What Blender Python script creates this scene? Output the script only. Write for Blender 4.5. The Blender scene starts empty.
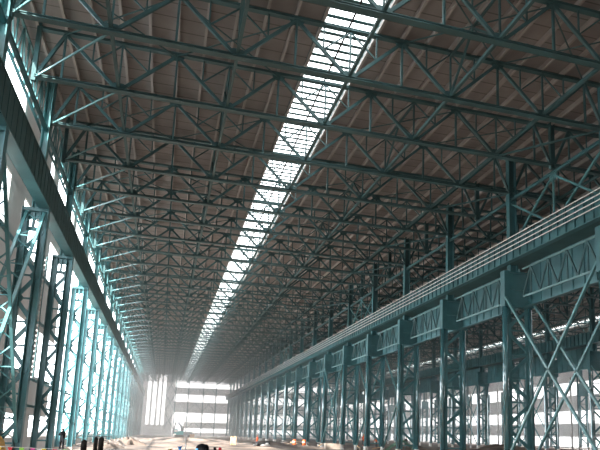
import bpy, math, random
from mathutils import Vector, Matrix
random.seed(7)
S = bpy.context.scene
COL = S.collection

# ------------------------------------------------------------------ camera
YAW, PITCH, ROLL, EYE = .3071, .1831, .0245, 1.87
fw = Vector((math.sin(YAW)*math.cos(PITCH), math.cos(YAW)*math.cos(PITCH), math.sin(PITCH)))
r0 = Vector((math.cos(YAW), -math.sin(YAW), 0)); u0 = r0.cross(fw)
rt = r0*math.cos(ROLL)+u0*math.sin(ROLL); up = -r0*math.sin(ROLL)+u0*math.cos(ROLL)
cd = bpy.data.cameras.new('camera'); cam = bpy.data.objects.new('camera', cd); COL.objects.link(cam)
cam.matrix_world = Matrix(((rt.x, up.x, -fw.x, 0), (rt.y, up.y, -fw.y, 0), (rt.z, up.z, -fw.z, EYE), (0, 0, 0, 1)))
cd.sensor_width = 36; cd.lens = 636.1/600*36
cd.shift_x = -70/600; cd.shift_y = 93/600
cd.clip_end = 2000; S.camera = cam

# ------------------------------------------------------------------ world, sun, exposure
W = bpy.data.worlds.new('daylight'); S.world = W; W.use_nodes = True
W.node_tree.nodes['Background'].inputs[0].default_value = (.90, .96, 1, 1)
W.node_tree.nodes['Background'].inputs[1].default_value = 7.5
sl = bpy.data.lights.new('sun', 'SUN'); sl.energy = 24; sl.angle = .02; sl.color = (1, .95, .87)
so = bpy.data.objects.new('sun', sl); COL.objects.link(so)
so.rotation_euler = Vector((.72, .50, -.48)).to_track_quat('-Z', 'Y').to_euler()
S.view_settings.view_transform = 'Standard'; S.view_settings.look = 'None'
S.view_settings.exposure = 0.14; S.view_settings.gamma = 1
try: S.view_settings.use_curve_mapping = False
except Exception: pass
S.cycles.use_denoising = True
S.cycles.max_bounces = 6; S.cycles.diffuse_bounces = 4; S.cycles.glossy_bounces = 2
S.cycles.volume_bounces = 1; S.cycles.transmission_bounces = 3
PANE = 1.9          # strength of the daylight coming through the translucent panes

# ------------------------------------------------------------------ materials
def mat(name, col, rough=.6, noise=0, scale=3, col2=None, metal=0, emit=None, spec=.5, bump=0):
    m = bpy.data.materials.new(name); m.use_nodes = True; t = m.node_tree; b = t.nodes['Principled BSDF']
    b.inputs['Base Color'].default_value = (*col, 1); b.inputs['Roughness'].default_value = rough
    b.inputs['Metallic'].default_value = metal; b.inputs['Specular IOR Level'].default_value = spec
    if noise or col2:
        tc = t.nodes.new('ShaderNodeNewGeometry'); n = t.nodes.new('ShaderNodeTexNoise'); n.inputs['Scale'].default_value = scale
        n.inputs['Detail'].default_value = 5
        t.links.new(tc.outputs['Position'], n.inputs['Vector'])
        r = t.nodes.new('ShaderNodeValToRGB'); c2 = col2 or tuple(c*(1-noise) for c in col)
        r.color_ramp.elements[0].position = .35; r.color_ramp.elements[1].position = .65
        r.color_ramp.elements[0].color = (*c2, 1); r.color_ramp.elements[1].color = (*col, 1)
        t.links.new(n.outputs[0], r.inputs[0]); t.links.new(r.outputs[0], b.inputs['Base Color'])
        if bump:
            bm = t.nodes.new('ShaderNodeBump'); bm.inputs['Strength'].default_value = bump
            t.links.new(n.outputs[0], bm.inputs['Height']); t.links.new(bm.outputs[0], b.inputs['Normal'])
    if emit: b.inputs['Emission Color'].default_value = (*emit[0], 1); b.inputs['Emission Strength'].default_value = emit[1]
    return m
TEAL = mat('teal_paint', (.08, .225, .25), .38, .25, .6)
TEALD = mat('dark_teal', (.068, .158, .168), .5, .25, .8)  # darker teal; also carries the shade on the left girder web and walkway
POSTM = mat('glossy_teal_paint', (.075, .22, .25), .12, .15, .6, spec=1)
TIEM = mat('pale_teal', (.12, .31, .33), .35, .2, 1)  # paler teal; on the left it puts the wall's light into colour
PALE = mat('pale_teal_rails', (.20, .36, .37), .4)  # paler teal so the hung truss rails stand out from the web
RAILM = mat('galvanised_rail', (.86, .84, .83), .4)
PURL = mat('purlin_grey', (.50, .47, .45), .7, .2, .6)
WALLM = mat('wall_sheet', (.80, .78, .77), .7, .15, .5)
def _thin(m, f):   # thin sheets let some daylight through
    t = m.node_tree; b = t.nodes['Principled BSDF']; x = t.nodes.new('ShaderNodeMixShader'); tr = t.nodes.new('ShaderNodeBsdfTranslucent')
    tr.inputs[0].default_value = (.85, .83, .82, 1); x.inputs[0].default_value = f
    t.links.new(b.outputs[0], x.inputs[1]); t.links.new(tr.outputs[0], x.inputs[2]); t.links.new(x.outputs[0], t.nodes['Material Output'].inputs[0])
_thin(WALLM, .18)
WALLN = mat('dimmed_wall_sheet', (.50, .49, .48), .7, .15, .5); _thin(WALLN, .12)  # darker, less translucent copy, toned down against the sun on the left wall
POSTM.node_tree.nodes['Principled BSDF'].inputs['Coat Weight'].default_value = 1
POSTM.node_tree.nodes['Principled BSDF'].inputs['Coat Roughness'].default_value = .06
POSTM.node_tree.nodes['Principled BSDF'].inputs['Coat IOR'].default_value = 1.8
PED = mat('whitewashed_concrete', (.75, .72, .68), .8)
CONC = mat('grey_concrete', (.45, .38, .32), .9, .3, 2)
PANEM = mat('translucent_pane', (.8, .8, .8), .5, emit=((1, .985, .99), PANE))
SKYM = mat('skylight_pane', (.8, .8, .8), .5, emit=((.97, 1, 1), 5))
BLACK = mat('dark_cloth', (.010, .011, .013), .95, spec=.05)
SKIN = mat('skin', (.35, .2, .14), .6)
ORANGE = mat('orange_vest', (.85, .16, .05), .6)
HARD = mat('hard_hat', (.8, .5, .05), .4)
YEL = mat('machine_yellow', (.85, .42, .02), .4)
TARP = mat('green_tarp', (.10, .20, .13), .7, .3, 2)
WOOD = mat('pale_timber', (.70, .45, .26), .8, .3, 3)
GREYM = mat('machine_grey', (.25, .27, .3), .5, .3, 2)
EXC = mat('machine_teal', (.05, .42, .42), .4)
WHITE = mat('white_bag', (.8, .78, .76), .8)
DKM = mat('rusty_dark_steel', (.030, .026, .022), .8, .4, 4, spec=.15)
BLUE = mat('blue_plastic', (.08, .35, .7), .5)
FLAGM = [mat('flag_'+n, c, .7) for n, c in (('red', (.85, .06, .08)), ('green', (.35, .75, .12)), ('pink', (.85, .12, .45)), ('yellow', (.9, .7, .05)), ('blue', (.1, .35, .85)))]

def dirt_material():
    m = bpy.data.materials.new('bare_earth'); m.use_nodes = True; t = m.node_tree; b = t.nodes['Principled BSDF']
    g = t.nodes.new('ShaderNodeNewGeometry'); mp = t.nodes.new('ShaderNodeMapping'); mp.inputs['Scale'].default_value = (.30, .10, 1)
    n = t.nodes.new('ShaderNodeTexNoise'); n.inputs['Scale'].default_value = 1; n.inputs['Detail'].default_value = 8
    r = t.nodes.new('ShaderNodeValToRGB'); e = r.color_ramp.elements
    e[0].position = .36; e[0].color = (.055, .045, .038, 1); e[1].position = .62; e[1].color = (.25, .185, .15, 1)
    t.links.new(g.outputs['Position'], mp.inputs[0]); t.links.new(mp.outputs[0], n.inputs[0]); t.links.new(n.outputs[0], r.inputs[0])
    t.links.new(r.outputs[0], b.inputs['Base Color']); b.inputs['Roughness'].default_value = .95
    return m
DIRT = dirt_material()

def deck_material():
    # grey roof sheets with thin grimy cross joints every 1.3 m
    m = bpy.data.materials.new('roof_sheet'); m.use_nodes = True; t = m.node_tree; b = t.nodes['Principled BSDF']
    g = t.nodes.new('ShaderNodeNewGeometry'); s = t.nodes.new('ShaderNodeSeparateXYZ'); t.links.new(g.outputs['Position'], s.inputs[0])
    d = t.nodes.new('ShaderNodeMath'); d.operation = 'DIVIDE'; d.inputs[1].default_value = 1.3; t.links.new(s.outputs['Y'], d.inputs[0])
    f = t.nodes.new('ShaderNodeMath'); f.operation = 'FRACT'; t.links.new(d.outputs[0], f.inputs[0])
    l = t.nodes.new('ShaderNodeMath'); l.operation = 'LESS_THAN'; l.inputs[1].default_value = .07; t.links.new(f.outputs[0], l.inputs[0])
    n = t.nodes.new('ShaderNodeTexNoise'); n.inputs['Scale'].default_value = .7; n.inputs['Detail'].default_value = 6; t.links.new(g.outputs['Position'], n.inputs[0])
    r = t.nodes.new('ShaderNodeValToRGB'); e = r.color_ramp.elements; e[0].position = .3; e[0].color = (.275, .262, .254, 1); e[1].position = .7; e[1].color = (.345, .330, .320, 1)
    t.links.new(n.outputs[0], r.inputs[0])
    x = t.nodes.new('ShaderNodeMixRGB'); x.blend_type = 'MIX'; t.links.new(l.outputs[0], x.inputs[0]); t.links.new(r.outputs[0], x.inputs[1]); x.inputs[2].default_value = (.17, .16, .155, 1)
    t.links.new(x.outputs[0], b.inputs['Base Color']); b.inputs['Roughness'].default_value = .85
    return m
DECK = deck_material()

# ------------------------------------------------------------------ mesh helpers
class MB:
    def __init__(s): s.v = []; s.f = []
    def box(s, x0, x1, y0, y1, z0, z1):
        n = len(s.v)
        s.v += [(x, y, z) for x in (x0, x1) for y in (y0, y1) for z in (z0, z1)]
        s.f += [tuple(n+i for i in q) for q in ((0,1,3,2),(4,6,7,5),(0,4,5,1),(2,3,7,6),(0,2,6,4),(1,5,7,3))]
        return s
    def bar(s, p, q, w, h, side=None):
        # rectangular member from p to q, w along 'side', h across it
        p = Vector(p); q = Vector(q); d = (q-p).normalized()
        a = Vector(side) if side else Vector((0, 1, 0))
        a = (a-d*a.dot(d))
        if a.length < 1e-4: a = Vector((1, 0, 0)); a = a-d*a.dot(d)
        a.normalize(); b = d.cross(a); n = len(s.v)
        for c in (p, q):
            for i, j in ((-1,-1),(1,-1),(1,1),(-1,1)): s.v.append(tuple(c+a*(i*w/2)+b*(j*h/2)))
        s.f += [tuple(n+i for i in q_) for q_ in ((3,2,1,0),(4,5,6,7),(0,1,5,4),(1,2,6,5),(2,3,7,6),(3,0,4,7))]
        return s
    def ibar(s, p, q, w, h, t=.03, side=None):
        # I section: two flanges (w wide along 'side') h apart, joined by a web
        p = Vector(p); q = Vector(q); d = (q-p).normalized(); a = Vector(side) if side else Vector((0, 1, 0))
        a = (a-d*a.dot(d)).normalized(); b = d.cross(a)
        s.bar(p+b*(h/2-t/2), q+b*(h/2-t/2), w, t, a); s.bar(p-b*(h/2-t/2), q-b*(h/2-t/2), w, t, a); s.bar(p, q, t, h-2*t, a)
        return s
    def tube(s, p, q, r, n=8, r2=None, caps=True):
        p = Vector(p); q = Vector(q); d = (q-p).normalized(); a = d.orthogonal().normalized(); b = d.cross(a); k = len(s.v); r2 = r if r2 is None else r2
        for c, rr in ((p, r), (q, r2)):
            for i in range(n): t = 2*math.pi*i/n; s.v.append(tuple(c+a*math.cos(t)*rr+b*math.sin(t)*rr))
        for i in range(n): j = (i+1) % n; s.f.append((k+i, k+j, k+n+j, k+n+i))
        if caps: s.f.append(tuple(k+i for i in reversed(range(n)))); s.f.append(tuple(k+n+i for i in range(n)))
        return s
    def ball(s, c, rx, ry, rz, n=10, m=6):
        k = len(s.v)
        for i in range(m+1):
            p = math.pi*i/m
            for j in range(n): t = 2*math.pi*j/n; s.v.append((c[0]+rx*math.sin(p)*math.cos(t), c[1]+ry*math.sin(p)*math.sin(t), c[2]+rz*math.cos(p)))
        for i in range(m):
            for j in range(n): a = k+i*n+j; b = k+i*n+(j+1) % n; s.f.append((a, a+n, b+n, b))
        return s
    def plate(s, pts, t, ax):
        # polygon plate of thickness t along vector ax
        ax = Vector(ax)*t/2; n = len(s.v); k = len(pts)
        s.v += [tuple(Vector(p)-ax) for p in pts]+[tuple(Vector(p)+ax) for p in pts]
        s.f += [tuple(n+i for i in reversed(range(k))), tuple(n+k+i for i in range(k))]
        s.f += [(n+i, n+(i+1) % k, n+k+(i+1) % k, n+k+i) for i in range(k)]
        return s
    def mesh(s, name, m):
        me = bpy.data.meshes.new(name); me.from_pydata(s.v, [], s.f); me.materials.append(m); me.update(); return me
    def obj(s, name, m, parent=None, smooth=False):
        me = s.mesh(name, m)
        if smooth: me.polygons.foreach_set('use_smooth', [True]*len(me.polygons))
        o = bpy.data.objects.new(name, me); COL.objects.link(o); o.parent = parent; return o
def empty(name, loc=(0, 0, 0)):
    o = bpy.data.objects.new(name, None); COL.objects.link(o); o.location = loc; return o
def tag(o, label, cat, group=None):
    o['label'] = label; o['category'] = cat
    if group: o['group'] = group
    elif 'group' in o: del o['group']
    return o
def struct(o): o['kind'] = 'structure'; return o
KIDS = {}
def kids(o):
    if o.name not in KIDS: KIDS[o.name] = [c for c in bpy.data.objects if c.parent == o]
    return KIDS[o.name]
def copy_tree(o, loc):
    c = o.copy(); COL.objects.link(c); c.location = loc
    for ch in kids(o):
        d = ch.copy(); COL.objects.link(d); d.parent = c
        for g in kids(ch): e = g.copy(); COL.objects.link(e); e.parent = d
    return c
def joined(o, name):
    # one light mesh for a far repeat, made from the thing's parts
    b = MB(); mats = []; idx = []
    for ch in kids(o):
        n = len(b.v); b.v += [tuple(v.co) for v in ch.data.vertices]
        m = ch.data.materials[0]
        if m not in mats: mats.append(m)
        for p in ch.data.polygons: b.f.append(tuple(n+i for i in p.vertices)); idx.append(mats.index(m))
    me = bpy.data.meshes.new(name); me.from_pydata(b.v, [], b.f)
    for m in mats: me.materials.append(m)
    me.polygons.foreach_set('material_index', idx); me.update(); return me
ORD = 'first second third fourth fifth sixth seventh eighth ninth tenth eleventh twelfth thirteenth fourteenth fifteenth sixteenth'.split()

# ------------------------------------------------------------------ key dimensions (metres)
XL, XR = -8.75, 26.0            # roof column lines of the main bay
SPAN = XR-XL                    # 34.75
ZB, ZT = 21.9, 24.97            # truss chords
ZD = 25.45                      # underside of roof deck
Y1 = 32.2                       # a column line; columns each 12 m, trusses each 6 m
YF = 286.5                      # far gable wall
XW, XE = -10.1, XR+2*SPAN+1.6   # side walls
Y0 = -22                        # where the roofed hall starts, behind the camera
def bays(): return [0, SPAN, 2*SPAN]

# ------------------------------------------------------------------ ground
def hnoise(x, y):
    h = 0
    for a, fx, fy, p in ((.05, .9, .5, 1), (.06, .31, .22, 2.3), (.03, 1.9, 1.1, .7), (.05, .13, .4, 4)): h += a*math.sin(fx*x+p+math.sin(fy*y))*math.cos(fy*y+p*2)
    return h
b = MB(); nx, ny = 90, 150; ox, oy = -60, -60
xs = [ox+i*(200/nx) for i in range(nx+1)]; ys = [oy+j*(420/ny) for j in range(ny+1)]
for y in ys:
    for x in xs: b.v.append((x, y, -.14+hnoise(x, y)))
for j in range(ny):
    for i in range(nx): a = j*(nx+1)+i; b.f.append((a, a+1, a+nx+2, a+nx+1))
struct(b.obj('floor', DIRT, smooth=True))

# ------------------------------------------------------------------ ceiling (deck) and skylights
SK0, SK1 = 6.95, 10.25          # skylight strip inside the main bay
def purlin_xs(off):
    out = []; x = 8.6-1.65
    while x > XL-1.0: out.append(x); x -= 1.575
    x = 8.6+1.65
    while x < XR-.3: out.append(x); x += 1.575
    return [q+off for q in sorted(out)]
for k, off in enumerate(bays()):
    x0 = XW if k == 0 else off+XL; x1 = XE if k == 2 else off+XR
    struct(MB().box(x0, SK0+off, Y0, YF, ZD, ZD+.12).obj('ceiling', DECK))
    struct(MB().box(SK1+off, x1, Y0, YF, ZD, ZD+.12).obj('ceiling', DECK))
    o = MB().box(SK0+off, SK1+off, 0, YF, ZD+.17, ZD+.20).obj('window_%d' % (k+1), SKYM); struct(o)
    b = MB(); y = 0
    b.box(SK0+off-.05, SK0+off+.05, Y0, YF, ZD-.12, ZD+.2); b.box(SK1+off-.05, SK1+off+.05, Y0, YF, ZD-.12, ZD+.2)
    while y < YF:
        b.box(SK0+off+.05, SK1+off-.05, y, y+.27, ZD+.13, ZD+.165); y += .8
    fr = b.obj('window_frame', TEALD, o)
    b = MB().box(8.56+off, 8.64+off, 0, YF, ZD-.10, ZD+.03)
    b.obj('glazing_bar', DKM, o)
    struct(MB().box(SK0+off, SK1+off, Y0, 0, ZD+.05, ZD+.17).obj('ceiling', DECK))

# purlins: long ribs under the deck
for k, off in enumerate(bays()):
    px = purlin_xs(off)
    for i, x in enumerate(px):
        p = MB().box(-.045, .045, Y0+1, YF-.5, -.16, .16).box(-.075, .075, Y0+1, YF-.5, -.2, -.16).obj('roof_purlin', PURL)
        p.location = (x, 0, ZD-.2)
        if k == 0:
            l = i-sum(1 for q in px if q < 8.6); side = 'right' if x > 8.6 else 'left'
            n = (l if x > 8.6 else -l-1)
            tag(p, 'tan roof purlin, %s one to the %s of the bright skylight strip' % (ORD[n], side), 'roof purlin', 'roof purlins of the main bay')
        elif k == 1 and i < 12: tag(p, 'roof purlin over the bay beyond the right columns, %s from the hall' % ORD[i], 'roof purlin', 'purlins of the next bay, nearer half')
        else:
            tag(p, 'tan roof purlin running lengthwise under the roof beyond the %s' % ('right-hand crane girder' if k == 1 else 'furthest column row'), 'roof purlin', 'roof purlins of side bay %s' % ('next to the hall' if k == 1 else 'at the far side'))

# ------------------------------------------------------------------ roof trusses
BOT = [0, 4.65, 11.05, 17.375, 23.7, 30.1, SPAN]
TOP = [1.5, 7.85, 14.2, 20.55, 26.9, SPAN-1.5]
D = ZT-ZB
def make_truss():
    r = empty('roof_truss')
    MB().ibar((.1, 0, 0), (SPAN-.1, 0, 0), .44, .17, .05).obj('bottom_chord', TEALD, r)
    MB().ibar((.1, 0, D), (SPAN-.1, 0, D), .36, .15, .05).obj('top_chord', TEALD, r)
    for i, t in enumerate(TOP):
        for q in (BOT[i], BOT[i+1]):
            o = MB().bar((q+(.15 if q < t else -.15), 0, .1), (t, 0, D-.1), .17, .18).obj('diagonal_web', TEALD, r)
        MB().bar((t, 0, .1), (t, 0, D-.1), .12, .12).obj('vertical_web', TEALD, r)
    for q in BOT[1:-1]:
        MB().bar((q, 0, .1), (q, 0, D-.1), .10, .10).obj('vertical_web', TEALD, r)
    # sub struts from mid diagonals up to the top chord
    for i, t in enumerate(TOP):
        for q in (BOT[i], BOT[i+1]):
            if abs(t-q) < 2: continue
            m = ((q+t)/2, 0, D/2)
            MB().bar(m, ((q+t)/2+(.0), 0, D-.1), .08, .08).bar(m, (q, 0, D-.12), .08, .08).obj('sub_strut', TEALD, r)
    for q in (0.06, SPAN-.06): MB().box(q-.12, q+.12, -.14, .14, -.3, D+.3).obj('end_plate', TEALD, r)
    for q in BOT[1:-1]: MB().plate([(q-.5, 0, .12), (q+.5, 0, .12), (q+.28, 0, .48), (q-.28, 0, .48)], .05, (0, 1, 0)).obj('gusset_plate', TEALD, r)
    for t in TOP[1:-1]: MB().plate([(t-.45, 0, D-.12), (t-.25, 0, D-.42), (t+.25, 0, D-.42), (t+.45, 0, D-.12)], .05, (0, 1, 0)).obj('gusset_plate', TEALD, r)
    return r
T0 = make_truss(); KIDS.clear()
TJ = joined(T0, 'roof_truss_far')
ys_t = [Y1-6+6*i for i in range(-1, 43)]      # 20.2 ... 278.2
used = False
for k, off in enumerate(bays()):
    for i, y in enumerate(ys_t):
        if k == 2 and i % 2: continue
        if k > 0 and y < 26: continue
        near = (k == 0 and i < 15) or (k == 1 and i < 7)
        if near:
            if not used: o = T0; used = True; o.location = (XL+off, y, ZB)
            else: o = copy_tree(T0, (XL+off, y, ZB))
        else:
            o = bpy.data.objects.new('roof_truss', TJ); COL.objects.link(o); o.location = (XL+off, y, ZB)
        if k == 0:
            if y < 26: tag(o, 'roof truss nearest overhead, only its right part showing in the top corner', 'roof truss', 'roof trusses of the main bay')
            elif i < 15: tag(o, 'teal lattice roof truss across the hall, %s from the top edge of the photo' % ORD[i-1], 'roof truss', 'roof trusses of the main bay')
            else: tag(o, 'teal roof truss in the hazy, tightly stacked far run beyond the fourteenth', 'roof truss', 'far roof trusses of the main bay')
        elif k == 1 and i < 14: tag(o, 'roof truss of the next bay beyond the right columns, %s from the near end' % ORD[i-1], 'roof truss', 'near roof trusses of the next bay')
        elif k == 1: tag(o, 'roof truss of the next bay, seen over or under the right-hand crane girder', 'roof truss', 'roof trusses of the next bay')
        else: tag(o, 'roof truss of the furthest bay, glimpsed between the right-hand columns', 'roof truss', 'roof trusses of the furthest bay')

# longitudinal ties at the lower nodes, and vertical bracing between trusses
PLACE = ['nearest the left wall', 'second from the left wall', 'under the skylight', 'first right of the skylight', 'second right of the skylight']
for k, off in enumerate(bays()):
    for i, q in enumerate(BOT[1:-1]):
        x = XL+q+off
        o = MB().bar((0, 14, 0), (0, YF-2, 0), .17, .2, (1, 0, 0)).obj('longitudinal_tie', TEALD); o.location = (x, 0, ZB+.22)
        if k == 0: tag(o, 'teal lengthwise tie along the truss bottoms, %s' % PLACE[i], 'steel tie', 'lengthwise ties of the main bay')
        else: tag(o, 'teal lengthwise roof tie beyond the right-hand column row', 'steel tie', 'lengthwise ties of the side bays')
    for q, nm in ((BOT[2], 'left'), (BOT[4], 'right')):
        x = XL+q+off
        proto = None
        for j in range(0, 20):
            y = Y1+12*j-6
            if k and j > 5: break
            if proto is None:
                r = empty('vertical_brace_frame')
                MB().bar((0, .1, D-.25), (0, 5.9, D-.25), .12, .14, (1, 0, 0)).obj('top_rail', TEALD, r)
                for a, c in (((0, .1, .35), (0, 3, D-.3)), ((0, 5.9, .35), (0, 3, D-.3))): MB().bar(a, c, .12, .12, (1, 0, 0)).obj('brace_bar', TEALD, r)
                proto = r; o = r; o.location = (x, y, ZB); KIDS.clear()
            else: o = copy_tree(proto, (x, y, ZB))
            if k == 0 and j < 5: tag(o, 'inverted V brace between two roof trusses %s of the skylight, %s from the top edge' % (nm, ORD[j]), 'roof brace', 'V braces between roof trusses')
            else: tag(o, 'inverted V brace between roof trusses %s' % ('far down the hall, %s of the skylight' % nm if k == 0 else 'over the side bays'), 'roof brace', 'far V braces between roof trusses')

# lateral bracing in the bottom chord plane along both column lines
for side in (0, 1):
    proto = {}
    for i in range(len(ys_t)-1):
        y = ys_t[i]
        xa, xb = (XL+.15, XL+BOT[1]) if side == 0 else (XR-.15, XL+BOT[5])
        if side == 1: d = i % 2
        else: d = 1
        if d not in proto:
            m = MB()
            if d: m.bar((xb-xa, 0, 0), (0, 6, 0), .10, .09, (0, 0, 1))
            else: m.bar((0, 0, 0), (xb-xa, 6, 0), .13, .11, (0, 0, 1))
            proto[d] = m.mesh('lateral_brace', TIEM if side == 0 else TEALD)  # left braces take the paler teal, wall light put into their colour
        o = bpy.data.objects.new('lateral_brace', proto[d]); COL.objects.link(o); o.location = (xa, y, ZB-.02)
        if i < 9 : tag(o, 'diagonal brace between truss bottoms along the %s column line, %s from the top' % ('left' if side == 0 else 'right', ORD[i]), 'steel brace', 'diagonal roof braces, %s side' % ('left' if side == 0 else 'right'))
        else: tag(o, 'diagonal roof brace far along the %s column line' % ('left' if side == 0 else 'right'), 'steel brace', 'far diagonal roof braces, %s side' % ('left' if side == 0 else 'right'))

# ------------------------------------------------------------------ columns
def lattice(r, xa, xb, z0, z1, ph, name='lacing_bar', w=.25, y=0):
    n = max(1, round((z1-z0)/ph)); h = (z1-z0)/n
    for i in range(n+1):
        z = z0+i*h
        MB().bar((xa, y, z), (xb, y, z), .10, .12).obj(name, TEAL, r)
        if i < n:
            a, c = (xa, xb) if i % 2 else (xb, xa)
            MB().bar((a, y, z), (c, y, z+h), .14, w).obj(name, TEAL, r)
            g = (c+(.28 if c == xa else -.28)); MB().plate([(c, y, z+h-.55), (c, y, z+h+.55), (g+(g-c)*.5, y, z+h+.12), (g+(g-c)*.5, y, z+h-.12)], .04, (0, 1, 0)).obj('gusset_plate', TEAL, r)
def make_column(kind):
    # x=0 is the crane-girder side face of the inner post, +x goes away from the bay centre
    r = empty('lattice_column')
    if kind == 'left': dx, head0, gz, up0, upx = 1.3, 14.4, 15.85, 15.85, .75
    else: dx, head0, gz, up0, upx = 2.45, 12.3, 15.2, 15.2, .95
    if kind == 'left':
        MB().ibar((.2, 0, .12), (.2, 0, gz), .62, .46, .05).obj('inner_post', TEAL, r)
        MB().ibar((dx, 0, .12), (dx, 0, gz), .55, .42, .05).obj('outer_post', TEAL, r)
    else:
        MB().tube((.2, 0, .5), (.2, 0, head0), .25, 16).obj('inner_post', POSTM, r, True)
        MB().tube((dx, 0, .5), (dx, 0, head0), .21, 16).obj('outer_post', POSTM, r, True)
        MB().bar((.55, 0, .5), (.55, 0, head0), .04, .35).obj('post_flange', TEAL, r)
        MB().bar((dx-.33, 0, .5), (dx-.33, 0, head0), .04, .3).obj('post_flange', TEAL, r)
    lattice(r, .2, dx, .9, head0, 1.45 if kind == 'left' else 2.0)
    if kind == 'left':
        hd = MB().box(.0, dx+.2, -.26, .26, gz-.22, gz).box(.42, dx-.2, -.05, .05, gz-.7, gz-.22).box(.4, dx-.2, -.2, .2, head0, head0+.16).box(.75, .87, -.2, .2, head0, gz-.3)
    else:
        hd = MB().box(.02, .5, -.32, .32, head0, gz).box(.5, dx+.2, -.06, .06, head0, gz).box(dx-.1, dx+.25, -.28, .28, head0, gz)
        hd.box(.5, dx-.1, -.22, .22, head0, head0+.08).box(.5, dx-.1, -.22, .22, gz-.1, gz).box(.5, dx-.1, -.16, .16, head0+1.4, head0+1.48)
    hd.obj('column_head', TEAL, r)
    MB().ibar((upx, 0, up0), (upx, 0, ZD-.45), .6 if kind == 'left' else .5, .46 if kind == 'left' else .68, .06).obj('upper_post', TEAL if kind != 'left' else TIEM, r)
    if kind == 'left': MB().box(-.1, .55, -.35, .35, -.4, .12).obj('footing', CONC, r); MB().box(dx-.3, dx+.3, -.35, .35, -.4, .12).obj('footing', CONC, r)
    else: MB().tube((.2, 0, -.4), (.2, 0, .5), .31, 12).obj('footing', PED, r); MB().tube((dx, 0, -.4), (dx, 0, .5), .28, 12).obj('footing', PED, r)
    return r
CX = {'left': -8.15, 'right': 25.1}
def mirror_mesh(o):   # mirror a prototype's parts across x
    for c in [c for c in bpy.data.objects if c.parent == o]:
        for v in c.data.vertices: v.co.x = -v.co.x
        c.data.flip_normals()
protos = {}
for row in ('left', 'right', 'third', 'fourth'):
    kind = 'left' if row == 'left' else 'right'
    if kind not in protos:
        p = make_column(kind)
        if kind == 'left': mirror_mesh(p)
        KIDS.clear(); kids(p); protos[kind] = [p, joined(p, 'lattice_column_far'), False]
    P = protos[kind]
    x = {'left': CX['left'], 'right': CX['right'], 'third': CX['right']+SPAN, 'fourth': CX['right']+2*SPAN-2.2}[row]
    for j in range(-1, 21):
        y = Y1+12*j
        if row in ('third', 'fourth') and j < 0: continue
        near = j < (9 if row in ('left', 'right') else 0)
        if near:
            if not P[2]: o = P[0]; P[2] = True; o.location = (x, y, 0)
            else: o = copy_tree(P[0], (x, y, 0))
        else:
            o = bpy.data.objects.new('lattice_column', P[1]); COL.objects.link(o); o.location = (x, y, 0)
        if row in ('left', 'right'):
            c = 'H-section' if row == 'left' else 'round-post'
            if j < 0: tag(o, 'teal lattice column of the %s row, just outside the frame edge' % row, 'column', 'columns of the %s row' % row)
            elif j == 0: tag(o, 'teal lattice column cut by the %s edge of the photo, nearest of the %s row' % (row, row), 'column', 'columns of the %s row' % row)
            elif j < 9: tag(o, 'teal %s lattice column of the %s row, %s whole one from the near end' % (c, row, ORD[j-1]), 'column', 'columns of the %s row' % row)
            else: tag(o, 'hazy far teal lattice column of the %s row, past the eighth' % row, 'column', 'far columns of the %s row' % row)
        else: tag(o, 'teal lattice column of the %s row, seen between the right-hand columns' % ('second row beyond' if row == 'fourth' else 'next'), 'column', 'columns of the %s row' % row)

# X bracing between lower columns in some bays (two laced planes)
def x_brace(xs_, y0, y1, z0, z1, lab, grp=None, laced=True, th=.17):
    r = empty('cross_brace', (0, y0, 0)); L = y1-y0
    for x in xs_:
        MB().bar((x, .3, z0), (x, L-.3, z1), th, th, (1, 0, 0)).obj('brace_bar', TIEM, r)
        MB().bar((x, .3, z1), (x, L-.3, z0), th, th, (1, 0, 0)).obj('brace_bar', TIEM, r)
    if laced and len(xs_) == 2:
        for rev in (0, 1):
            m = MB(); n = 13
            for i in range(n):
                f = lambda t: (.3+(L-.6)*t, (z1+(z0-z1)*t) if rev else (z0+(z1-z0)*t))
                a = f((i+.2)/n); c = f((i+.9)/n)
                m.bar((xs_[0], *a), (xs_[1], *(a if i % 2 else c)), .07, .07, (0, 0, 1))
                m.bar((xs_[0], *c), (xs_[1], *a), .06, .06, (0, 0, 1))
            m.obj('lacing', TIEM, r)
    KIDS.clear(); return tag(r, lab, 'cross brace', grp)
x_brace((-8.35, -9.35), Y1, Y1+12, 1.0, 15.5, 'laced double X brace between the two nearest left columns', 'cross braces between columns')
x_brace((25.2, 27.5), Y1, Y1+12, .4, 13.0, 'large X brace between the two nearest right columns, in the lower right corner', 'cross braces between columns', False)
for n, j in enumerate((5, 11, 17)):
    for sd, xx in (('left', (-8.35, -9.35)), ('right', (25.2, 27.5))):
        x_brace(xx, Y1+12*j, Y1+12*j+12, .6, 12.8, 'X brace between %s-row columns, %s' % (sd, ('a third of the way down the hall', 'two thirds of the way down the hall', 'near the end wall')[n]), 'cross braces between columns', False, .14)
for n, j in enumerate((0, 1, 3, 5, 7)):
    x_brace((59.9+.2, 62.1), Y1+12*j, Y1+12*j+12, .4, 13, 'X brace in the next column row, %s of five from the near end' % ORD[n], 'cross braces in the next row', False, .14)
for n, j in enumerate((3, 4, 7, 9)):
    x_brace((27.5, 27.6), Y1+12*j, Y1+12*j+12, .4, 12.6, 'slim X brace behind the right-hand columns, %s of four from the near end' % ORD[n], 'slim cross braces of the right row', False, .10)
# eave struts + upper bracing between upper posts
for x, nm in ((XL-.15, 'left'), (26.05, 'right')):
    o = MB().ibar((x, 14, 21.35), (x, YF-1, 21.35), .2, .22, .04, (1, 0, 0)).obj('eave_strut', TEAL)
    tag(o, 'lengthwise strut joining the upper posts of the %s column row' % nm, 'steel strut')
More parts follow.
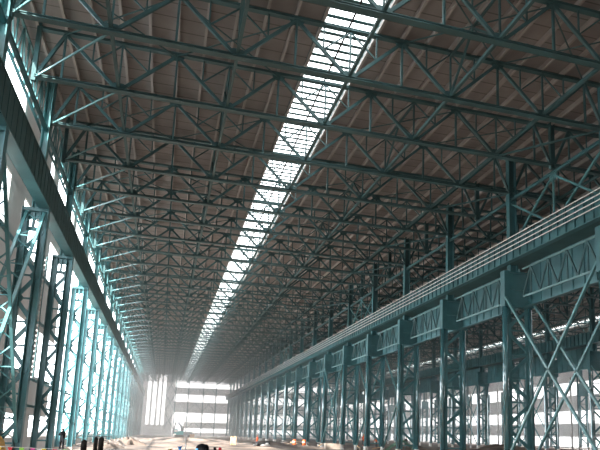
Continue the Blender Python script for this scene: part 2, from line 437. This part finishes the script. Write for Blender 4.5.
# thin X rods in the top chord plane
rp = {}
for (xa, xb) in ((TOP[0], TOP[1]), (TOP[1], TOP[2]), (TOP[3], TOP[4]), (TOP[4], TOP[5])):
    for i in range(1, len(ys_t)-1):
        if (i+int(xa > 8)) % 2 and i < 20 or i >= 20 and i % 2: continue
        if (xa, xb) not in rp:
            r = empty('roof_cross_rods'); L = xb-xa
            MB().tube((0, .1, 0), (L, 5.9, 0), .045, 5).obj('rod', TEALD, r); MB().tube((L, .1, .1), (0, 5.9, .1), .045, 5).obj('rod', TEALD, r)
            KIDS.clear(); kids(r); rp[(xa, xb)] = r; o = r
        else: o = copy_tree(rp[(xa, xb)], (0, 0, 0))
        o.location = (XL+xa, ys_t[i], ZT-.25)
        w_ = 'left of' if xa < 15 else 'right of'
        if i < 12: tag(o, 'thin crossed rods at roof level %s the skylight, %s panel, behind the %s truss' % (w_, {TOP[0]: 'outer', TOP[1]: 'inner', TOP[3]: 'inner', TOP[4]: 'outer'}[xa], ORD[i-1]), 'roof rods', 'near crossed roof rods')
        else: tag(o, 'thin crossed roof rods far down the hall %s the skylight' % w_, 'roof rods', 'far crossed roof rods %s the skylight' % w_)
def eave_truss():
    r = empty('eave_truss')
    MB().bar((0, .05, 3.0), (0, 11.95, 3.0), .14, .14, (1, 0, 0)).obj('top_chord', TIEM, r)
    MB().bar((0, .05, 0), (0, 11.95, 0), .14, .14, (1, 0, 0)).obj('bottom_chord', TIEM, r)
    for i in range(8):
        MB().bar((0, 1.5*i+.1, .05), (0, 1.5*i+.1, 2.95), .09, .12, (1, 0, 0)).obj('vertical_web', TIEM, r)
        a, c = (.05, 2.95) if i % 2 else (2.95, .05)
        MB().bar((0, 1.5*i+.1, a), (0, 1.5*i+1.6, c), .09, .09, (1, 0, 0)).obj('diagonal_web', TIEM, r)
    return r
ET = eave_truss(); KIDS.clear(); kids(ET); J = joined(ET, 'eave_truss_far')
for j in range(-1, 21):
    if j == -1: o = ET
    elif j < 5: o = copy_tree(ET, (0, 0, 0))
    else: o = bpy.data.objects.new('eave_truss', J); COL.objects.link(o)
    o.location = (XL-.75, Y1+12*j, ZB)
    if j < 8: tag(o, 'lengthwise eave truss above the bright left window band, %s from the near end' % ORD[j+1], 'eave truss', 'eave trusses of the left wall')
    else: tag(o, 'far lengthwise eave truss of the left wall, past the ninth', 'eave truss', 'far eave trusses of the left wall')
def upper_brace(x, y, lab):
    r = empty('upper_brace', (x, y, 17.0))
    for a, c in (((0, 0, .2), (0, 6, 4.2)), ((0, 0, 4.0), (0, 6, .4)), ((0, 6, .4), (0, 12, 4.0)), ((0, 6, 4.2), (0, 12, .2))):
        MB().bar(a, c, .14, .15, (1, 0, 0)).obj('brace_bar', TIEM, r)
    MB().bar((0, 6, 0), (0, 6, 4.2), .12, .12, (1, 0, 0)).obj('brace_post', TIEM, r)
    MB().plate([(0, 5.5, 4.25), (0, 6.5, 4.25), (0, 6.3, 3.7), (0, 5.7, 3.7)], .05, (1, 0, 0)).obj('gusset_plate', TIEM, r)
    tag(r, lab, 'cross brace', 'braces above the crane girder')
upper_brace(26.05, Y1, 'X bracing above the right handrail between the two nearest upper posts')
upper_brace(26.05, Y1+48, 'X bracing above the right handrail in the middle distance')
upper_brace(26.05, Y1+108, 'X bracing above the right handrail in the hazy distance')
upper_brace(26.05, Y1+180, 'X bracing above the right handrail close to the end wall')

# ------------------------------------------------------------------ crane girders
# left girder: deep plate girder seen from its inner side and below, one length per 12 m bay
def left_girder():
    r = empty('crane_girder')
    m = MB().box(-.06, 0, 0.01, 11.99, .05, 2.0).box(-.5, .06, .01, 11.99, 1.98, 2.05)
    MB().box(-.62, .06, .01, 11.99, -.04, .04).obj('bottom_flange', TEAL, r)  # underside in the lighter teal, its bounced light put into colour
    m.box(-.5, -.44, 0.01, 11.99, .04, 1.98)
    for i in range(12): m.box(.0, .025, .5+i-.01, .5+i+.01, .05, 1.95)
    m.obj('web', TEALD, r)  # web in the darker teal, the shade of its face put into colour
    MB().box(-.30, -.18, .01, 11.99, 2.05, 2.2).obj('crane_rail', DKM, r)
    t = MB().box(-1.5, -1.38, 0.01, 11.99, 1.75, 1.95)
    for i in range(8):
        a, c = (-.5, -1.4) if i % 2 else (-1.4, -.5)
        t.bar((a, i*1.5, 1.85), (c, i*1.5+1.5, 1.85), .08, .08, (0, 0, 1))
    t.obj('brake_truss', TIEM, r)
    return r
G = left_girder(); KIDS.clear(); kids(G)
for j in range(-1, 21):
    o = G if j == -1 else copy_tree(G, (0, 0, 0)); o.location = (CX['left']+.02, Y1+12*j, 15.9)
    if j < 8: tag(o, 'dark plate crane girder above the left columns, %s length from the near end' % ORD[j+1], 'crane girder', 'left crane girder lengths')
    else: tag(o, 'far dark length of the left crane girder, past the ninth', 'crane girder', 'far left crane girder lengths')

def right_girder(truss=True):
    r = empty('crane_girder')
    # edge beam carrying the walkway and its rails
    m = MB().box(.3, .35, .01, 11.99, .5, 2.28).box(.0, .5, .01, 11.99, .46, .52).box(.25, .5, .01, 11.99, 2.24, 2.3)
    for i in range(12): m.box(.18, .3, .5+i-.025, .5+i+.025, .52, 2.24)
    m.obj('edge_beam', TEAL, r)
    MB().box(.5, 3.1, .01, 11.99, .5, .55).obj('walkway', TEALD, r)  # dark slab fills the gap under the edge beam with coloured-in shade
    w = MB().box(1.95, 2.0, .35, 10.7, -2.9, .45).box(1.75, 2.2, .35, 11.65, -2.95, -2.88)
    for i in range(8): w.box(1.88, 1.95, 1.2+i*1.35, 1.24+i*1.35, -2.88, .45)
    w.obj('web', TEAL, r)
    if truss:
        y0, y1, x = 1.3, 10.6, 1.15
        a = MB().bar((x, y0, -2.35), (x, y1, -2.35), .11, .12, (1, 0, 0)); a.obj('lower_rail', PALE, r)
        a = MB().bar((x, y0, .0-.12), (x, y1, -.12), .11, .12, (1, 0, 0)); a.obj('upper_rail', PALE, r)
        n = 4; h = (y1-y0)/n
        for i in range(n):
            yy = y0+i*h
            MB().bar((x, yy+h/2, -2.3), (x, yy+h/2, -.15), .1, .1, (1, 0, 0)).obj('strut', TEALD, r)
            MB().bar((x, yy, -2.3), (x, yy+h/2, -.15), .11, .12, (1, 0, 0)).obj('strut', TEALD, r)
            MB().bar((x, yy+h/2, -.15), (x, yy+h, -2.3), .11, .12, (1, 0, 0)).obj('strut', TEALD, r)
    return r
for row, x in (('right', 25.0), ('third', 25.0+SPAN)):
    G = right_girder(row == 'right'); KIDS.clear(); kids(G); J = joined(G, 'crane_girder_far')
    for j in range(-1, 21):
        near = j < 7 and row == 'right'
        if j == -1: o = G
        elif near: o = copy_tree(G, (0, 0, 0))
        else: o = bpy.data.objects.new('crane_girder', J); COL.objects.link(o)
        o.location = (x, Y1+12*j, 15.25 if row == 'right' else 15.75)
        if row == 'right':
            if j < 8: tag(o, 'teal crane girder with hung truss panel, right row, %s length from near end' % ORD[j+1], 'crane girder', 'right crane girder lengths')
            else: tag(o, 'far length of the right crane girder, past the ninth', 'crane girder', 'far right crane girder lengths')
        elif j < 8: tag(o, 'ribbed crane girder of the next column row, %s length from the near end' % ORD[j+1], 'crane girder', 'near crane girders of the next row')
        else: tag(o, 'teal ribbed crane girder of the next column row, seen between the right-hand columns', 'crane girder', 'crane girders of the next row')

# handrail on the right girder
def handrail():
    r = empty('handrail')
    for i in range(4): MB().tube((0, .02, i*.37), (0, 11.98, i*.37), .042, 6).obj('rail', RAILM, r)
    for i in range(8): MB().tube((.04, .5+i*1.5, -.15), (.04, .5+i*1.5, 1.11), .03, 6).obj('post', TEALD, r)
    return r
H = handrail(); KIDS.clear(); kids(H); J = joined(H, 'handrail_far')
for j in range(-1, 21):
    if j == -1: o = H
    elif j < 7: o = copy_tree(H, (0, 0, 0))
    else: o = bpy.data.objects.new('handrail', J); COL.objects.link(o)
    o.location = (25.03, Y1+12*j, 16.46)
    if j < 8: tag(o, 'pale four-rail handrail on the right crane girder, %s length from the near end' % ORD[j+1], 'handrail', 'handrail lengths')
    else: tag(o, 'far hazy length of the four-rail handrail, past the ninth', 'handrail', 'far handrail lengths')

# ------------------------------------------------------------------ walls
B0, B1, B2 = (.35, 2.8), (5.9, 9.5), (14.0, 17.2)
wn = [3]
def wall_y(name, x, y0, y1, bands, pane):
    z = 0; bands = sorted(bands); m = MB(); t = .12
    for a, c in bands+[(ZD+.12, None)]:
        if a > z: m.box(x-t/2, x+t/2, y0, y1, z, a)
        z = c
    struct(m.obj(name, WALLM))
    if pane:
        for a, c in bands:
            wn[0] += 1
            struct(MB().box(x-.03, x+.03, y0, y1, a, c).obj('window_%d' % wn[0], PANEM))
m = MB(); OPEN0, OPEN1, SHUT = 64.0, 166.0, 190.0     # stretch of the wall not yet clad; openings past SHUT closed to cut sun near the end
z = 0
for a, c, g0, g1 in ((1.15, B0[1], 2.6, 9.4), (B1[0], B1[1], 3.4, 9.0), (B2[0], B2[1], 2.0, 9.8), (21.4, 23.6, 1.0, 11.0)):
    m.box(XW-.06, XW+.06, Y0, OPEN0, z, a); m.box(XW-.06, XW+.06, OPEN1, YF, z, a)
    if z == 0 or a > 21: m.box(XW-.06, XW+.06, OPEN0, OPEN1, max(z, a-2.3), a)
    z = c
    y = Y1-60; prev = Y0
    while y < (225 if a > 21 else SHUT):
        h0, h1 = (.4, 11.6) if OPEN0 < y+8 < OPEN1 and a < 21 else (g0, g1)
        if a > 21 and 40 < y < 50: h0, h1 = 9.2, 10.6
        if y+h0 > Y0: m.box(XW-.06, XW+.06, prev, y+h0, a, c)
        prev = max(y+h1, Y0); y += 12
    m.box(XW-.06, XW+.06, prev, YF, a, c)
m.box(XW-.06, XW+.06, Y0, YF, z, ZD+.12)
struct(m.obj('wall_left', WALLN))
struct(MB().box(XW, XE, Y0-.1, Y0, 0, ZD+.12).obj('wall_back_light_block', CONC))  # unseen end wall, added to cut light from behind the camera
wall_y('wall_right', XE, Y0, YF, [B0, (6.1, 9.1), (13.0, 16.2)], True)
# sheet ribs of the left wall
# far gable wall: four tall strips on the left part, horizontal bands on the rest
z = 0; m = MB(); t = .12
strips = [(-7.0, -5.8), (-4.9, -3.5), (-2.7, -1.6), (-.9, .3)]
XS = 3.9
m.box(XW, strips[0][0], YF-t/2, YF+t/2, 0, ZD+.12)
for i, (a, c) in enumerate(strips):
    e = strips[i+1][0] if i < 3 else XS
    m.box(c, e, YF-t/2, YF+t/2, 0, ZD+.12)
    m.box(a, c, YF-t/2, YF+t/2, 0, 4.4)
    wn[0] += 1; struct(MB().box(a, c, YF-.03, YF+.03, 4.4, ZD+.12).obj('window_%d' % wn[0], PANEM))
fb = [(1.4, 3.2), (5.8, 9.7), (14.3, 17.4), (20.4, 23.2)]
z = 0
for a, c in fb:
    m.box(XS, XE, YF-t/2, YF+t/2, z, a); z = c
    wn[0] += 1; struct(MB().box(XS, XE, YF-.03, YF+.03, a, c).obj('window_%d' % wn[0], PANEM))
m.box(XS, XE, YF-t/2, YF+t/2, z, ZD+.12)
# taller daylight door opening left of the band
struct(m.obj('wall_far', WALLM))
wn[0] += 1; struct(MB().box(3.95, 8.4, YF-.25, YF-.2, .3, 9.3).obj('door_1', PANEM))
for i, x in enumerate((4.3, 9.6, 15.8, 21.2)):
    r = empty('wind_post', (x, YF-.8, 0))
    MB().ibar((0, 0, 0), (0, 0, ZD-.1), .4, .4, .05).obj('post', TEALD, r)
    tag(r, 'slim teal wind post against the end wall, %s from the left' % ORD[i], 'wind post', 'wind posts of the end wall')
KIDS.clear()
for i, (xa, xb) in enumerate(((.5, 4.1), (9.8, 15.6), (15.9, 21.0))):
    r = empty('wall_brace', (xa, YF-.75, 0)); L = xb-xa
    for z0 in (3, 10.5, 18):
        for a, c in (((0, 0, z0), (L, 0, z0+6.5)), ((L, 0, z0), (0, 0, z0+6.5))): MB().bar(a, c, .16, .16).obj('brace_bar', TEALD, r)
    tag(r, 'stack of X braces on the end wall, %s from the left' % ORD[i], 'cross brace', 'braces of the end wall')
for i in range(8):
    x = XR+4+i*8.2
    r = empty('wind_post', (x, YF-.8, 0)); MB().ibar((0, 0, 0), (0, 0, ZD-.1), .4, .4, .05).obj('post', TEALD, r)
    tag(r, 'far end-wall wind post seen behind the right-hand columns', 'wind post', 'end-wall posts behind the right columns')
for i in range(20):
    o = MB().ibar((0, 0, -.2), (0, 0, ZD-.1), .35, .35, .05).obj('wall_post', TEALD); o.location = (XE-.4, Y1+6+12*i, 0)
    tag(o, 'teal wall post in front of the far right windows', 'wall post', 'posts of the far right wall')
for i in range(22):
    r = empty('wall_girt', (XW+.22, Y1-6+12*i-6, 0))
    for z in (3.4, 5.4, 9.9, 13.4, 17.7, 20.9): MB().box(-.08, .1, .1, 11.9, z, z+.18).obj('girt_rail', TEAL, r)
    tag(r, 'rack of horizontal teal wall rails on the left wall behind the columns', 'wall rails', 'wall rails of the left wall')
KIDS.clear()
# white pipes (downpipes) beside the left columns
for i in range(9):
    o = MB().tube((0, 0, -.2), (0, 0, 12.0), .16, 10).obj('white_downpipe', WHITE, smooth=True); o.location = (62.9+.0, Y1+12*i+9, 0)
    tag(o, 'tall white pipe by the next column row, %s from the near end' % ORD[i], 'pipe', 'white pipes by the next column row')

# ladder with rungs on the left, hung in front of the wall
r = empty('wall_ladder', (-9.55, 51.4, 0))
for x in (-.32, .32): MB().box(x-.03, x+.03, -.05, .05, 5.2, 14.5).obj('ladder_rail', TEALD, r)
m = MB()
for i in range(24):
    MB().box(-.3, .3, -.08, .08, 5.4+i*.38, 5.52+i*.38).obj('rung', PURL, r)
tag(r, 'ladder with wide pale rungs hanging between the first two whole left columns', 'ladder')

# ------------------------------------------------------------------ people and site clutter
def person(x, y, z, h, rot, mats, label, group=None, arm='phone'):
    top, legs, hair = mats
    k = h/1.75
    verts = {}
    V = []; E = []; R = []
    def j(p, r): V.append(Vector(p)*k); R.append(r*k*1.18); return len(V)-1
    pel = j((0, 0, .95), .15); sp = j((0, 0, 1.12), .14); ch = j((0, .02, 1.33), .16); nk = j((0, .02, 1.49), .06); hd0 = j((0, .05, 1.58), .07)
    E += [(pel, sp), (sp, ch), (ch, nk), (nk, hd0)]
    for s in (-1, 1):
        hp = j((s*.10, 0, .88), .10); kn = j((s*.13, .02, .50), .065); an = j((s*.15, -.01, .10), .045); to = j((s*.17, .16, .04), .035)
        E += [(pel, hp), (hp, kn), (kn, an), (an, to)]
        sh = j((s*.19, .01, 1.42), .065)
        if arm == 'phone': el = j((s*.27, .08, 1.17), .048); wr = j((s*.10, .27, 1.28), .032)
        elif arm == 'down': el = j((s*.27, -.02, 1.14), .048); wr = j((s*.25, .08, .9), .032)
        else: el = j((s*.30, .15, 1.2), .048); wr = j((s*.2, .38, 1.05), .032)
        hn = j(tuple(V[wr]/k+(V[wr]-V[el]).normalized()*.08), .035)
        E += [(ch, sh), (sh, el), (el, wr), (wr, hn)]
    me = bpy.data.meshes.new('person_body'); me.from_pydata([tuple(v) for v in V], E, [])
    me.materials.append(top)
    o = bpy.data.objects.new('person', me); COL.objects.link(o)
    sk = o.modifiers.new('skin', 'SKIN')
    if me.skin_vertices:
        for i, rr in enumerate(R): me.skin_vertices[0].data[i].radius = (rr, rr)
        me.skin_vertices[0].data[0].use_root = True
    o.modifiers.new('sub', 'SUBSURF').levels = 1; o.modifiers['sub'].render_levels = 1
    o.location = (x, y, z); o.rotation_euler.z = rot
    hb = MB().ball((0, .05*k, 1.64*k), .078*k, .095*k, .115*k, 12, 8).ball((0, .15*k, 1.63*k), .015, .02, .022, 6, 4); hb.obj('head', SKIN, o, True)
    MB().ball((0, .03*k, 1.69*k), .095*k, .11*k, .09*k, 12, 6).obj('hair' if hair is BLACK else 'hard_hat', hair, o, True)
    tr = MB()
    for s in (-1, 1):
        tr.tube((s*.10*k, 0, .95*k), (s*.13*k, .02*k, .50*k), .115*k, 10, .08*k); tr.tube((s*.13*k, .02*k, .50*k), (s*.15*k, 0, .09*k), .08*k, 10, .065*k)
    tr.obj('trousers', legs, o, True)
    return tag(o, label, 'person', group)
GREYC = mat('grey_work_cloth', (.06, .06, .07), .9)
person(-8.0, 60.3, .02, 1.86, math.radians(150), (BLACK, BLACK, BLACK), 'person in dark clothes standing by the left columns with forearms raised')
person(29.3, 94, .35, 1.72, 2.6, (ORANGE, GREYC, ORANGE), 'person in an orange vest beyond the right columns, furthest left of the pair', arm='down')
person(30.3, 91, .1, 1.72, 1.2, (ORANGE, GREYC, ORANGE), 'person in an orange vest beyond the right columns, right one of the pair', arm='reach')
person(35.4, 92, .1, 1.70, 2.9, (GREYC, GREYC, HARD), 'person in dark clothes with yellow hard hat beside the green tarpaulin', arm='down')
person(14.6, 104, -.2, 1.70, 2.0, (ORANGE, GREYC, ORANGE), 'small far person in an orange vest behind the rubble heap', arm='down')

def heap(name, x, y, rx, ry, h, m, label, cat, seed, sharp=1.0):
    rnd = random.Random(seed); b = MB(); n, k = 28, 9
    ph = [rnd.uniform(0, 6.28) for _ in range(6)]
    for i in range(k+1):
        t = i/k
        for j in range(n):
            a = 2*math.pi*j/n
            w = 1+.16*math.sin(3*a+ph[0])+.1*math.sin(5*a+ph[1])+.05*math.sin(9*a+ph[2])
            z = h*(math.cos(t*math.pi/2)**sharp)*(1+.18*math.sin(4*a+ph[3]+t*5))+rnd.uniform(-.07, .07)*h-.25*t
            b.v.append((rx*t*w*math.cos(a), ry*t*w*math.sin(a), z if i else h))
    for i in range(k):
        for j in range(n): c = i*n+j; d = i*n+(j+1) % n; b.f.append((c, c+n, d+n, d))
    o = b.obj(name, m, smooth=True); o.location = (x, y, 0); return tag(o, label, cat)
heap('dirt_mound', -4.1, 92, 2.1, 2.6, .85, DIRT, 'brown earth mound at the foot of the far left columns', 'earth mound', 3)
heap('dirt_mound', 4, 150, 9, 6, .55, DIRT, 'low pale earth bank across the hall floor, left of the middle', 'earth mound', 5)
heap('dirt_mound', 18.5, 118, 6, 5, .5, DIRT, 'low brown earth bank before the right column feet', 'earth mound', 8)
heap('dirt_mound', 34, 86, 3.0, 3, .7, DIRT, 'earth mound behind the nearer right columns', 'earth mound', 11)
heap('dirt_mound', 47, 84, 6, 4, 1.0, DIRT, 'earth mound under the next bay, right of the green tarpaulin', 'earth mound', 12)
heap('dirt_mound', -5.4, 76, 1.8, 2.5, .45, DIRT, 'small earth mound beside the far left column feet', 'earth mound', 21)

# dark posts with a plank, and stump
def cyl(name, x, y, r_, h, m, label, cat, cap=None):
    r = empty(name, (x, y, 0))
    MB().tube((0, 0, -.1), (0, 0, h*.86), r_, 14, r_*.96).obj('barrel', m, r, True)
    MB().tube((0, 0, h*.86), (0, 0, h), r_*.96, 14, r_*.35).obj('shoulder', m, r, True)
    MB().tube((0, 0, h*.42), (0, 0, h*.47), r_*1.06, 14).obj('band', DKM, r)
    return tag(r, label, cat)
cyl('gas_cylinder', -5.98, 57.6, .24, 1.0, DKM, 'dark rounded cylinder standing alone right of the dark-clothed person', 'cylinder')
cyl('gas_cylinder', -5.10, 57.6, .17, 1.25, DKM, 'dark cylinder under the left end of the plank', 'cylinder')
cyl('gas_cylinder', -4.68, 57.4, .22, 1.25, DKM, 'thicker dark cylinder under the plank, right of its neighbour', 'cylinder')
o = MB().box(-.75, .95, -.12, .12, 0, .07).obj('plank', GREYM); o.location = (-4.85, 57.5, 1.25); tag(o, 'grey plank lying across the two dark cylinders', 'plank')

# crate, block, cement bags, rubble, tarp
def crate(x, y, w, h, label):
    r = empty('timber_crate', (x, y, 0))
    MB().box(-w/2, w/2, -w/2, w/2, 0, h).obj('crate_body', WOOD, r)
    for z in (.08, h/2, h-.12):
        MB().box(-w/2-.03, w/2+.03, -w/2-.03, w/2+.03, z, z+.1).obj('batten', WOOD, r)
    return tag(r, label, 'crate')
crate(10.46, 100.4, .75, 1.25, 'upright pale timber crate on the open floor near the end of the right columns')
crate(8.2, 190, 1.2, 1.1, 'small far timber crate on the floor in front of the end wall')
o = MB().box(-1, 1, -.5, .5, 0, .75).obj('concrete_block', CONC); o.location = (21.9, 84.5, 0); tag(o, 'tan concrete block between two right column feet', 'concrete block')
rnd = random.Random(4)
for i in range(9):
    b = MB().ball((0, 0, 0), .42, .26, .16, 10, 6)
    b.v = [(x+rnd.uniform(-.03, .03), y, z) for x, y, z in b.v]
    o = b.obj('cement_bag', WHITE if i % 3 else BLACK, smooth=True); o.location = (14.4+rnd.uniform(-1.3, 1.4), 96.5+rnd.uniform(-1, 1), .12+(.2 if i in (3, 5) else 0)); o.rotation_euler.z = rnd.uniform(0, 3)
    tag(o, '%s bag in the rubble heap in front of the right columns' % ('white' if i % 3 else 'black'), 'bag', 'bags in the rubble heap, %s ones' % ('white' if i % 3 else 'black'))
def tarp(x, y, w, h, flip, label):
    r = empty('tarpaulin_tent', (x, y, 0)); s = -1 if flip else 1
    m = MB(); n = 8
    for i in range(n+1):
        for q in range(n+1):
            u_, v_ = i/n, q/n
            m.v.append((s*(-w/2+w*u_), -.9+1.8*v_, .05+h*u_**.9+.05*math.sin(7*u_+3*v_)))
    for i in range(n):
        for q in range(n): a = i*(n+1)+q; m.f.append((a, a+1, a+n+2, a+n+1))
    o = m.obj('sheet', TARP, r); md = o.modifiers.new('t', 'SOLIDIFY'); md.thickness = .03
    for yy in (-.85, .85): MB().tube((s*w/2, yy, -.1), (s*w/2, yy, h), .04, 8).obj('pole', TEAL, r)
    return tag(r, label, 'tarpaulin')
tarp(28.7, 79.5, 1.7, 1.1, False, 'green sloping tarpaulin between right columns, left of the pair')
tarp(31.7, 81, 2.0, 1.3, True, 'green sloping tarpaulin between right columns, right of the pair')

# bunting string on the near left with its thin post
p0 = Vector((1.0, 29.0, 1.42)); segs = [(-7.9, 1.17), (-6.1, 1.10), (-4.0, 1.03), (-1.5, .93), (0.2, 1.05), (1.0, 1.3)]
m = MB()
pts = []
for i in range(len(segs)-1):
    for t_ in range(4):
        a = t_/4; pts.append(Vector((segs[i][0]*(1-a)+segs[i+1][0]*a, 29, segs[i][1]*(1-a)+segs[i+1][1]*a)))
pts.append(Vector((1.0, 29, 1.3)))
r = empty('bunting', (0, 0, 0))
for a, c in zip(pts[:-1], pts[1:]): m.tube(a, c, .012, 5)
m.obj('string', RAILM, r)
def zs(x):
    for a, c in zip(pts[:-1], pts[1:]):
        if a.x <= x <= c.x: return a.z+(c.z-a.z)*(x-a.x)/(c.x-a.x)
    return 1
i = 0; x = -7.72
while x < .9:
    z = zs(x); w = .1
    MB().plate([(x-w, 29, z), (x+w, 29, z), (x, 29, z-.26)], .012, (0, 1, 0)).obj('pennant', FLAGM[[3, 0, 1, 2][i % 4] if x < -1 else (4 if i % 2 else 3)], r); x += .405; i += 1
tag(r, 'string of red, green, pink and yellow pennants along the bottom left', 'bunting')
o = MB().tube((1.02, 29.05, -.2), (1.02, 29.05, 1.68), .03, 8).obj('thin_stake', RAILM); tag(o, 'thin pale stake holding up the pennant string', 'stake')

# orange-yellow machine at the left edge
r = empty('mini_dumper', (-7.2, 33.5, 0))
m = MB(); n = 12; prof = [(-1.6, .35), (.38, .35), (.33, .9), (.22, 1.25), (.02, 1.5), (-.3, 1.68), (-1.6, 1.7)]
m.plate([(x_, 0, z_) for x_, z_ in prof], 1.2, (0, 1, 0)); ob = m.obj('hood', YEL, r); bv = ob.modifiers.new('b', 'BEVEL'); bv.width = .06; bv.segments = 2
for xx in (-.2, -1.3):
    for yy in (-.62, .62):
        MB().tube((xx, yy-.12, .35), (xx, yy+.12, .35), .42, 18).obj('wheel', BLACK, r)
MB().tube((-.9, 0, 1.6), (-.9, 0, 2.3), .04, 8).obj('exhaust', DKM, r)
tag(r, 'orange-yellow machine hood poking in at the lower left edge', 'machine')

# dark bundle with blue patch
r = empty('wrapped_bundle', (3.55, 60.5, -.1))
MB().ball((0, 0, .42), .55, .45, .5, 14, 8).ball((.32, -.1, .45), .32, .35, .42, 12, 7).obj('dark_cover', BLACK, r, True)
MB().ball((-.42, -.25, .33), .17, .16, .16, 10, 6).obj('blue_sack', BLUE, r, True)
tag(r, 'black rounded bundle with a blue patch at the bottom edge', 'bundle')
for i, (x, y) in enumerate(((4.75, 61), (5.15, 60.4))):
    o = MB().box(-.12, .12, -.12, .12, 0, .5).box(-.16, .16, -.16, .16, -.1, .06).obj('marker_block', FLAGM[0] if i else BLACK); o.location = (x, y, .0); tag(o, '%s small marker just right of the black bundle' % ('red' if i else 'dark'), 'marker')

# excavator and machinery before the end wall
r = empty('excavator', (4.35, 205, 0))
MB().box(-.6, 2.1, -1.9, -1.3, 0, .8).box(-.6, 2.1, 1.3, 1.9, 0, .8).obj('crawler_track', DKM, r)
MB().box(-.3, 1.9, -1.3, 1.3, .8, 1.9).obj('superstructure', EXC, r)
c = MB().box(-.9, .2, -1.4, -.2, 1.1, 2.5).obj('cab', EXC, r); MB().box(-.8, .1, -1.44, -1.4, 1.6, 2.3).obj('cab_window', WHITE, c)
MB().bar((1.5, .3, 1.7), (1.2, .3, 3.4), .5, .75).bar((1.2, .3, 3.3), (-.3, .3, 5.3), .5, .7).obj('boom', GREYM, r)
MB().bar((-.3, .3, 5.3), (-1.1, .3, 1.9), .4, .42).obj('stick', GREYM, r)
MB().plate([(-1.4, .3, 2.0), (-.8, .3, 1.9), (-.6, .3, 1.0), (-1.3, .3, .9)], .9, (0, 1, 0)).obj('bucket', GREYM, r)
tag(r, 'small teal excavator with raised arm before the bright doorway', 'excavator')
r = empty('site_generator', (7.4, 213, 0))
MB().box(-1.8, 1.8, -.8, .8, .4, 1.7).obj('housing', GREYM, r); MB().tube((-.9, -.9, .4), (-.9, .9, .4), .4, 12).tube((.9, -.9, .4), (.9, .9, .4), .4, 12).obj('wheels', BLACK, r)
MB().tube((-1, 0, 1.7), (-1, 0, 3.4), .12, 8).obj('exhaust', DKM, r); MB().bar((.3, 0, 1.7), (1.5, 0, 3.0), .2, .2).obj('jib', GREYM, r)
tag(r, 'grey machine on wheels standing right of the excavator', 'machine')
for i, (x, y) in enumerate(((23.3, 109), (22.2, 112))):
    r = empty('orange_drum', (x, y, 0)); MB().tube((0, 0, 0), (0, 0, .95), .32, 12, .28).obj('drum_body', ORANGE, r, True); MB().tube((0, 0, .45), (0, 0, .6), .315, 12, .31).obj('reflective_band', WHITE, r)
    tag(r, 'orange drum at the foot of the far right columns, %s one of two' % ('right' if i == 0 else 'left'), 'drum')
# piles of rods between the right column feet
for i in range(10):
    o = MB().bar((-.9, 0, .15), (.9, .4, .45), .12, .12).obj('timber_offcut', WOOD if i % 2 else DKM); o.location = (24+rnd.uniform(-1.2, 4.5), 96+rnd.uniform(-12, 40), -.02); o.rotation_euler.z = rnd.uniform(0, 3)
    tag(o, '%s offcut lying among the right column feet' % ('timber' if i % 2 else 'dark'), 'offcut', '%s offcuts at the right columns' % ('timber' if i % 2 else 'dark'))

# ------------------------------------------------------------------ dusty air inside the hall
for (ya, yb, dens) in ((60, 110, .0005), (110, 160, .0018), (160, 215, .0034), (215, YF-1.2, .0040)):
    hm = bpy.data.materials.new('dusty_air'); hm.use_nodes = True; t = hm.node_tree; t.nodes.remove(t.nodes['Principled BSDF'])
    v = t.nodes.new('ShaderNodeVolumeScatter'); v.inputs['Density'].default_value = dens; v.inputs['Anisotropy'].default_value = .4
    v.inputs['Color'].default_value = (.95, .98, 1, 1)
    t.links.new(v.outputs[0], t.nodes['Material Output'].inputs['Volume'])
    o = MB().box(XW+.1, XE-.1, ya+.02, yb-.02, -.9, ZD-.01).obj('dusty_air', hm); o['kind'] = 'stuff'
    o['label'] = 'thin dusty haze filling the hall, %s' % {60: 'faintest stretch', 110: 'middle stretch', 160: 'thicker stretch', 215: 'thickest stretch before the end wall'}[ya]; o['category'] = 'haze'
